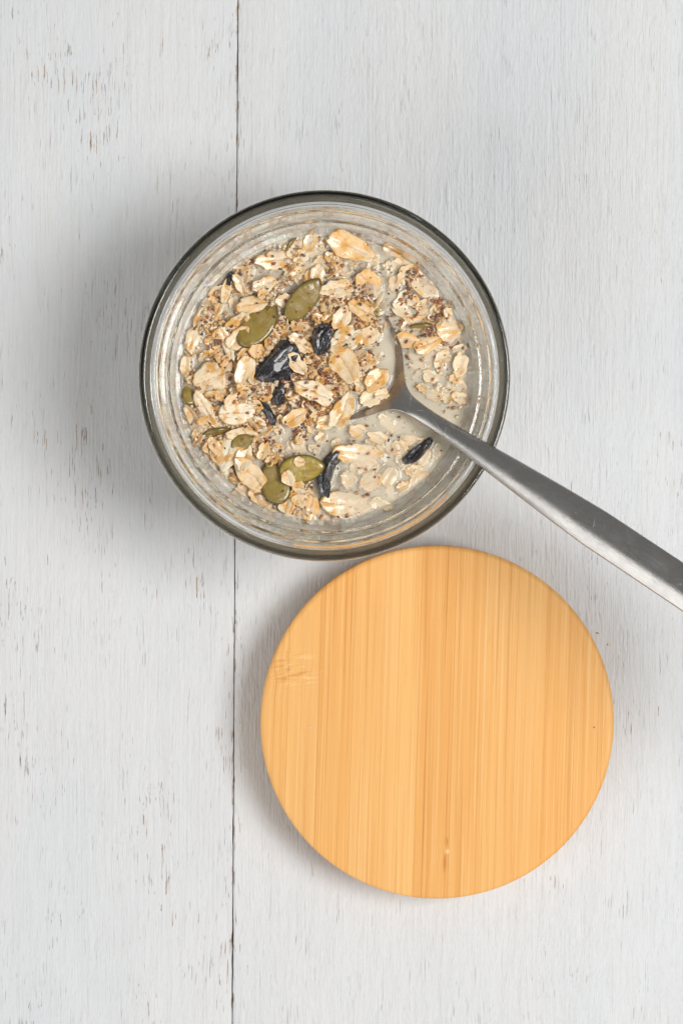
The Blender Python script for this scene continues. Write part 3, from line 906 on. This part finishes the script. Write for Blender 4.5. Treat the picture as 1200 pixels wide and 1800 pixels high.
milk_me.materials.append(M_MILK); milk_me.materials.append(mat_milk('milk_body', .44, False)); milk_me.materials.append(mat_milk('added_rim_film', .16, False))
milk_me.polygons.foreach_set('material_index', [0 if i < n_top else (1 if i < n_body else 2) for i in range(len(f))])
milk = link('milk', milk_me, M_MILK, None, (JX, JY, DZ))
tag(milk, 'greyish cream milk pooled between the oats in the jar', 'milk', kind='stuff')

DRIFTS = [(*J(a, b), r / PXC, k) for a, b, r, k in ((745, 530, 55, .8), (720, 600, 40, .6), (640, 560, 60, .6), (520, 590, 45, .5), (520, 730, 50, .7), (628, 800, 34, .9), (610, 886, 36, .9), (790, 690, 30, .5), (480, 520, 40, .4), (560, 700, 50, .4))]
def scatter(name, n, make, mat, label, cat, sizes, lift, sub, seed, rmax=3.46):
    rn = random.Random(seed)
    V, F, A = [], [], []
    k = 0
    while k < n:
        r = rmax * math.sqrt(rn.random()); th = rn.random() * 6.283
        x, y = r * math.cos(th), r * math.sin(th)
        h = float(mush_h(x, y))
        dens = .5 + .5 * float(fbm(x, y, 1.1, 2, 31))
        if rn.random() > (dens + .25 if name == 'oat_crumbs' else .5 * max(dens, 0) ** 2 + .05 + sum(k_ * math.exp(-((x - a_) ** 2 + (y - b_) ** 2) / r_ ** 2) for a_, b_, r_, k_ in DRIFTS)): continue
        if on_steel(x, y, .04): continue
        k += 1
        if h < -.06:
            if rn.random() > sub: continue
            h = rn.uniform(-.07, .0)
        ns, wi = near_spot(x, y, 1.0, True)
        if ns < .9:
            if name == 'oat_crumbs' or rn.random() > .10: continue
            h = SPOT_Z[wi] + .035 * (1 - ns) + .045 * ns - .02
        s = sizes[0] + (sizes[1] - sizes[0]) * rn.random() ** 1.6
        vs, fs = make(rn, s)
        m = Euler((rn.gauss(0, .45), rn.gauss(0, .45), rn.random() * 6.283)).to_matrix()
        b = len(V); c = rn.random()
        for p in vs:
            q = m @ Vector(p); V.append((q.x + x, q.y + y, q.z + MILK_Z + h + lift)); A.append(c)
        for q in fs: F.append(tuple(b + i for i in q))
    me = mesh_from(name, V, F)
    a = me.attributes.new('rnd', 'FLOAT', 'POINT'); a.data.foreach_set('value', A)
    o = link(name, me, mat, None, (JX, JY, DZ))
    tag(o, label, cat, kind='stuff')
    return o

def mk_crumb(rn, s):
    n = 8; vs = [(0, 0, .28 * s)]
    e = rn.uniform(.55, 1)
    for k in range(n):
        a = 6.283 * k / n; q = s * rn.uniform(.7, 1.1)
        vs.append((q * math.cos(a), q * e * math.sin(a), rn.uniform(-.04, .12) * s))
    vs.append((0, 0, -.25 * s))
    fs = [(0, 1 + k, 1 + (k + 1) % n) for k in range(n)] + [(n + 1, 1 + (k + 1) % n, 1 + k) for k in range(n)]
    return vs, fs
def mk_speck(rn, s):
    vs, fs = [(s, 0, 0)], []
    e = rn.uniform(.5, .8); n = 7
    for u in (.62, 0.0, -.62):
        rr = math.sqrt(1 - u * u)
        for k in range(n):
            a = 6.283 * k / n
            vs.append((u * s, rr * s * e * math.cos(a), rr * s * .55 * math.sin(a)))
    vs.append((-s, 0, 0))
    for k in range(n):
        k2 = (k + 1) % n
        fs.append((0, 1 + k, 1 + k2)); fs.append((len(vs) - 1, 1 + 2 * n + k2, 1 + 2 * n + k))
        for i in range(2): fs.append((1 + i * n + k, 1 + (i + 1) * n + k, 1 + (i + 1) * n + k2, 1 + i * n + k2))
    return vs, fs
scatter('oat_crumbs', 4200, mk_crumb, M_CRUMB, 'tiny cream oat crumbs strewn through the milk and mush', 'oat crumbs', (.035, .11), .018, .16, 3)
scatter('flaxseed_bits', 3600, mk_speck, M_SPECK, 'red brown and grey seed specks strewn through the oats', 'seed specks', (.016, .066), .06, .22, 4)

# ------------------------------------------------------------------ spoon
def smooth_curve(xs, pts, k):
    px = [p[0] for p in pts]; py = [p[1] for p in pts]
    y = np.interp(xs, px, py)
    ker = np.hanning(k); ker /= ker.sum()
    pad = np.concatenate([np.full(k // 2, 0.) + y[0] - 0, y, np.full(k // 2, 0.) + y[-1]])
    # extend linearly so the ends keep their slope
    pad[:k // 2] = y[0] + (np.arange(-(k // 2), 0)) * (y[1] - y[0])
    pad[-(k // 2):] = y[-1] + (np.arange(1, k // 2 + 1)) * (y[-1] - y[-2])
    return np.convolve(pad, ker, 'valid')[:len(xs)]
NS = 420
ss = np.linspace(-5.2, 13.6, NS)
hz = smooth_curve(ss, [(-5.2, 4.35), (-1.5, 4.98), (-.2, 5.22), (.5, 5.38), (1.4, 5.72), (2.6, 6.19), (5.5, 7.15), (9, 8.2), (13.6, 9.2)], 41)
dd = -ss
hw = np.where(dd > 1.4,
      1.62 * np.sqrt(np.clip(1 - (np.abs(dd - 2.75) / np.where(dd > 2.75, 2.45, 2.75)) ** 2.1, 0.0004, 1)), 0)
lowp = [(-.75, .172), (-.4, .178), (-.1, .20), (.1, .26), (.3, .40), (.5, .68), (.85, 1.08), (1.4, 1.40)]
h2 = np.interp(dd, [p[0] for p in lowp], [p[1] for p in lowp])
hand = np.interp(ss, [.75, 1.6, 3.0, 4.2, 5.4, 8, 12, 13.0, 13.35, 13.55, 13.6], [.172, .215, .318, .40, .46, .462, .53, .52, .38, .18, .03])
w = np.where(dd > 1.4, hw, np.where(ss > .75, hand, h2))
ker = np.hanning(11); ker /= ker.sum()
w[6:-6] = np.convolve(w, ker, 'same')[6:-6]
depth = np.interp(dd, [-.5, 0, .25, .6, 1.2, 2.4, 3.6, 4.6, 5.2], [0, .02, .09, .30, .58, .80, .66, .30, 0])
depth = np.convolve(np.pad(depth, 7, 'edge'), np.hanning(15) / np.hanning(15).sum(), 'valid')
crown = np.interp(ss, [-.4, .5, 1.5, 4, 13.6], [0, .06, .12, .19, .16])
tcen = np.interp(ss, [-5.2, -.6, .4, 2, 5, 13.6], [.08, .09, .22, .24, .20, .16])
NU = 21
us = np.sin(np.linspace(-math.pi / 2, math.pi / 2, NU))
rows = []
for i in range(NS):
    s, ww, zc = ss[i], max(w[i], .02), hz[i]
    bowl = 1 if s < 0 else 0
    ring = []
    for u in us:
        z = zc - depth[i] * (1 - abs(u) ** 2.2) + crown[i] * (1 - u * u)
        ring.append((s, u * ww, z))
    ed = .06
    ring.append((s, ww + .022, zc - ed * .5))
    for u in us[::-1]:
        t = ed + (tcen[i] - ed) * (1 - u * u) if s > -.6 else .075
        z = zc - depth[i] * (1 - abs(u) ** 2.2) + crown[i] * (1 - u * u) - max(t, ed) - (crown[i] * .3) * (1 - u * u)
        ring.append((s, u * ww, z))
    ring.append((s, -ww - .022, zc - ed * .5))
    rows.append(ring)
M = len(rows[0])
sv = [p for r_ in rows for p in r_]
sf = []
for i in range(NS - 1):
    for k in range(M):
        k2 = (k + 1) % M
        sf.append((i * M + k, (i + 1) * M + k, (i + 1) * M + k2, i * M + k2))
c0 = len(sv); sv.append(tuple(np.mean(rows[0], axis=0))); c1 = len(sv); sv.append(tuple(np.mean(rows[-1], axis=0)))
for k in range(M):
    k2 = (k + 1) % M
    sf.append((c0, k, k2)); sf.append((c1, (NS - 1) * M + k2, (NS - 1) * M + k))
whole = mesh_from('spoon_whole', sv, sf)
bm = bmesh.new(); bm.from_mesh(whole); bmesh.ops.recalc_face_normals(bm, faces=bm.faces); bm.to_mesh(whole); bm.free()
normals = [tuple(vv.normal) for vv in whole.vertices]
spoon = empty('spoon', (JX + HX, JY + HY, DZ), (0, 0, R(SP_A)))
tag(spoon, 'scratched steel spoon dipped in the oats, its handle resting on the jar rim', 'spoon')
cut = int(np.searchsorted(ss, .7))
def sub_mesh(name, keep):
    used = sorted({i for q in whole.polygons if keep(q) for i in q.vertices}); mp = {a: b for b, a in enumerate(used)}
    me = mesh_from(name, [sv[i] for i in used], [tuple(mp[i] for i in q.vertices) for q in whole.polygons if keep(q)])
    me.normals_split_custom_set_from_vertices([normals[i] for i in used])
    return me
is_bowl = lambda q: all((i < (cut + 1) * M) or i == c0 for i in q.vertices) and c1 not in q.vertices
link('bowl', sub_mesh('bowl', is_bowl), M_STEEL, spoon)
link('handle', sub_mesh('handle', lambda q: not is_bowl(q)), M_STEEL, spoon)
bpy.data.meshes.remove(whole)

# ------------------------------------------------------------------ bamboo lid
LZ = 1.45      # top of the lid; the bamboo disc sits on its own sealing plug
LB = 0.30
LX, LY = P(768, 1270, LZ)
LR = 311 / (72.8 * (CAM_H - RIM_Z) / (CAM_H - LZ))
lid = empty('bamboo_lid', (LX, LY, 0), (0, 0, R(-1.7)))
tag(lid, 'round bamboo lid made of glued strips lying below the jar', 'lid')
lp = round_poly([(0, LB, 0), (LR - .12, LB, .06), (LR, LB + .10, .06), (LR, LZ - .055, .10), (LR - .09, LZ, .07), (0, LZ, 0)], 6)
lv, lf = lathe(lp, 180)
base_me = mesh_from('lid_whole', lv, lf)
pv, pf = lathe(round_poly([(0, 0, 0), (3.55, 0, .1), (3.65, .08, .05), (3.8, .14, .04), (3.65, .20, .04), (3.65, LB - .01, 0), (0, LB - .01, 0)], 3), 96)
link('sealing_plug', mesh_from('sealing_plug', pv, pf), mat_simple('clear_silicone', (.7, .7, .68), .4), lid)
sc_l = 72.8 * (CAM_H - RIM_Z) / (CAM_H - LZ)
seams = [(p - 768) / sc_l for p in (505, 558, 618, 671, 734, 795, 852, 905, 956, 1009, 1058)]
edges = [-5] + seams + [5]
rl = random.Random(4)
TINT = [.50, .66, .36, .62, .84, .04, .36, .72, .56, .36, .28, .50]
DENS = [.3, .25, .7, .45, .35, .95, .7, .5, .3, .35, .55, .6]
for i in range(len(edges) - 1):
    a, b = edges[i] + .0014, edges[i + 1] - .0014
    bm = bmesh.new(); bm.from_mesh(base_me)
    bmesh.ops.remove_doubles(bm, verts=bm.verts, dist=1e-6)
    for co, no in ((a, -1), (b, 1)):
        bmesh.ops.bisect_plane(bm, geom=bm.verts[:] + bm.edges[:] + bm.faces[:], plane_co=(co * CM, 0, 0), plane_no=(no, 0, 0), clear_outer=True)
        bmesh.ops.holes_fill(bm, edges=[e for e in bm.edges if e.is_boundary])
    bmesh.ops.recalc_face_normals(bm, faces=bm.faces)
    me = bpy.data.meshes.new('strip'); bm.to_mesh(me); bm.free()
    me.shade_smooth()
    me.set_sharp_from_angle(angle=R(50))
    o = link('strip', me, M_BAMBOO, lid)
    o['tint'] = TINT[i]; o['fibre'] = DENS[i]
bpy.data.meshes.remove(base_me)

# ------------------------------------------------------------------ crumbs dropped on the table and the lid
def crumb(px, py, z, s, col, lab, seed):
    rn = random.Random(seed)
    vs, fs = mk_crumb(rn, s)
    x, y = P(px, py, z)
    me = mesh_from('crumb', vs, fs)
    me.materials.append(mat_simple('crumb', col, .6))
    o = link('crumb', me, None, None, (x, y, z + .2 * s))
    tag(o, lab, 'crumb')
crumb(1050, 1113, 0, .045, (.75, .42, .08), 'orange crumb on the table right of the lid', 1)
crumb(1068, 1133, 0, .03, (.75, .50, .15), 'smaller orange crumb on the table right of the lid', 2)
crumb(545, 1277, LZ, .035, (.8, .78, .7), 'white crumb lying on the left part of the bamboo lid', 3)
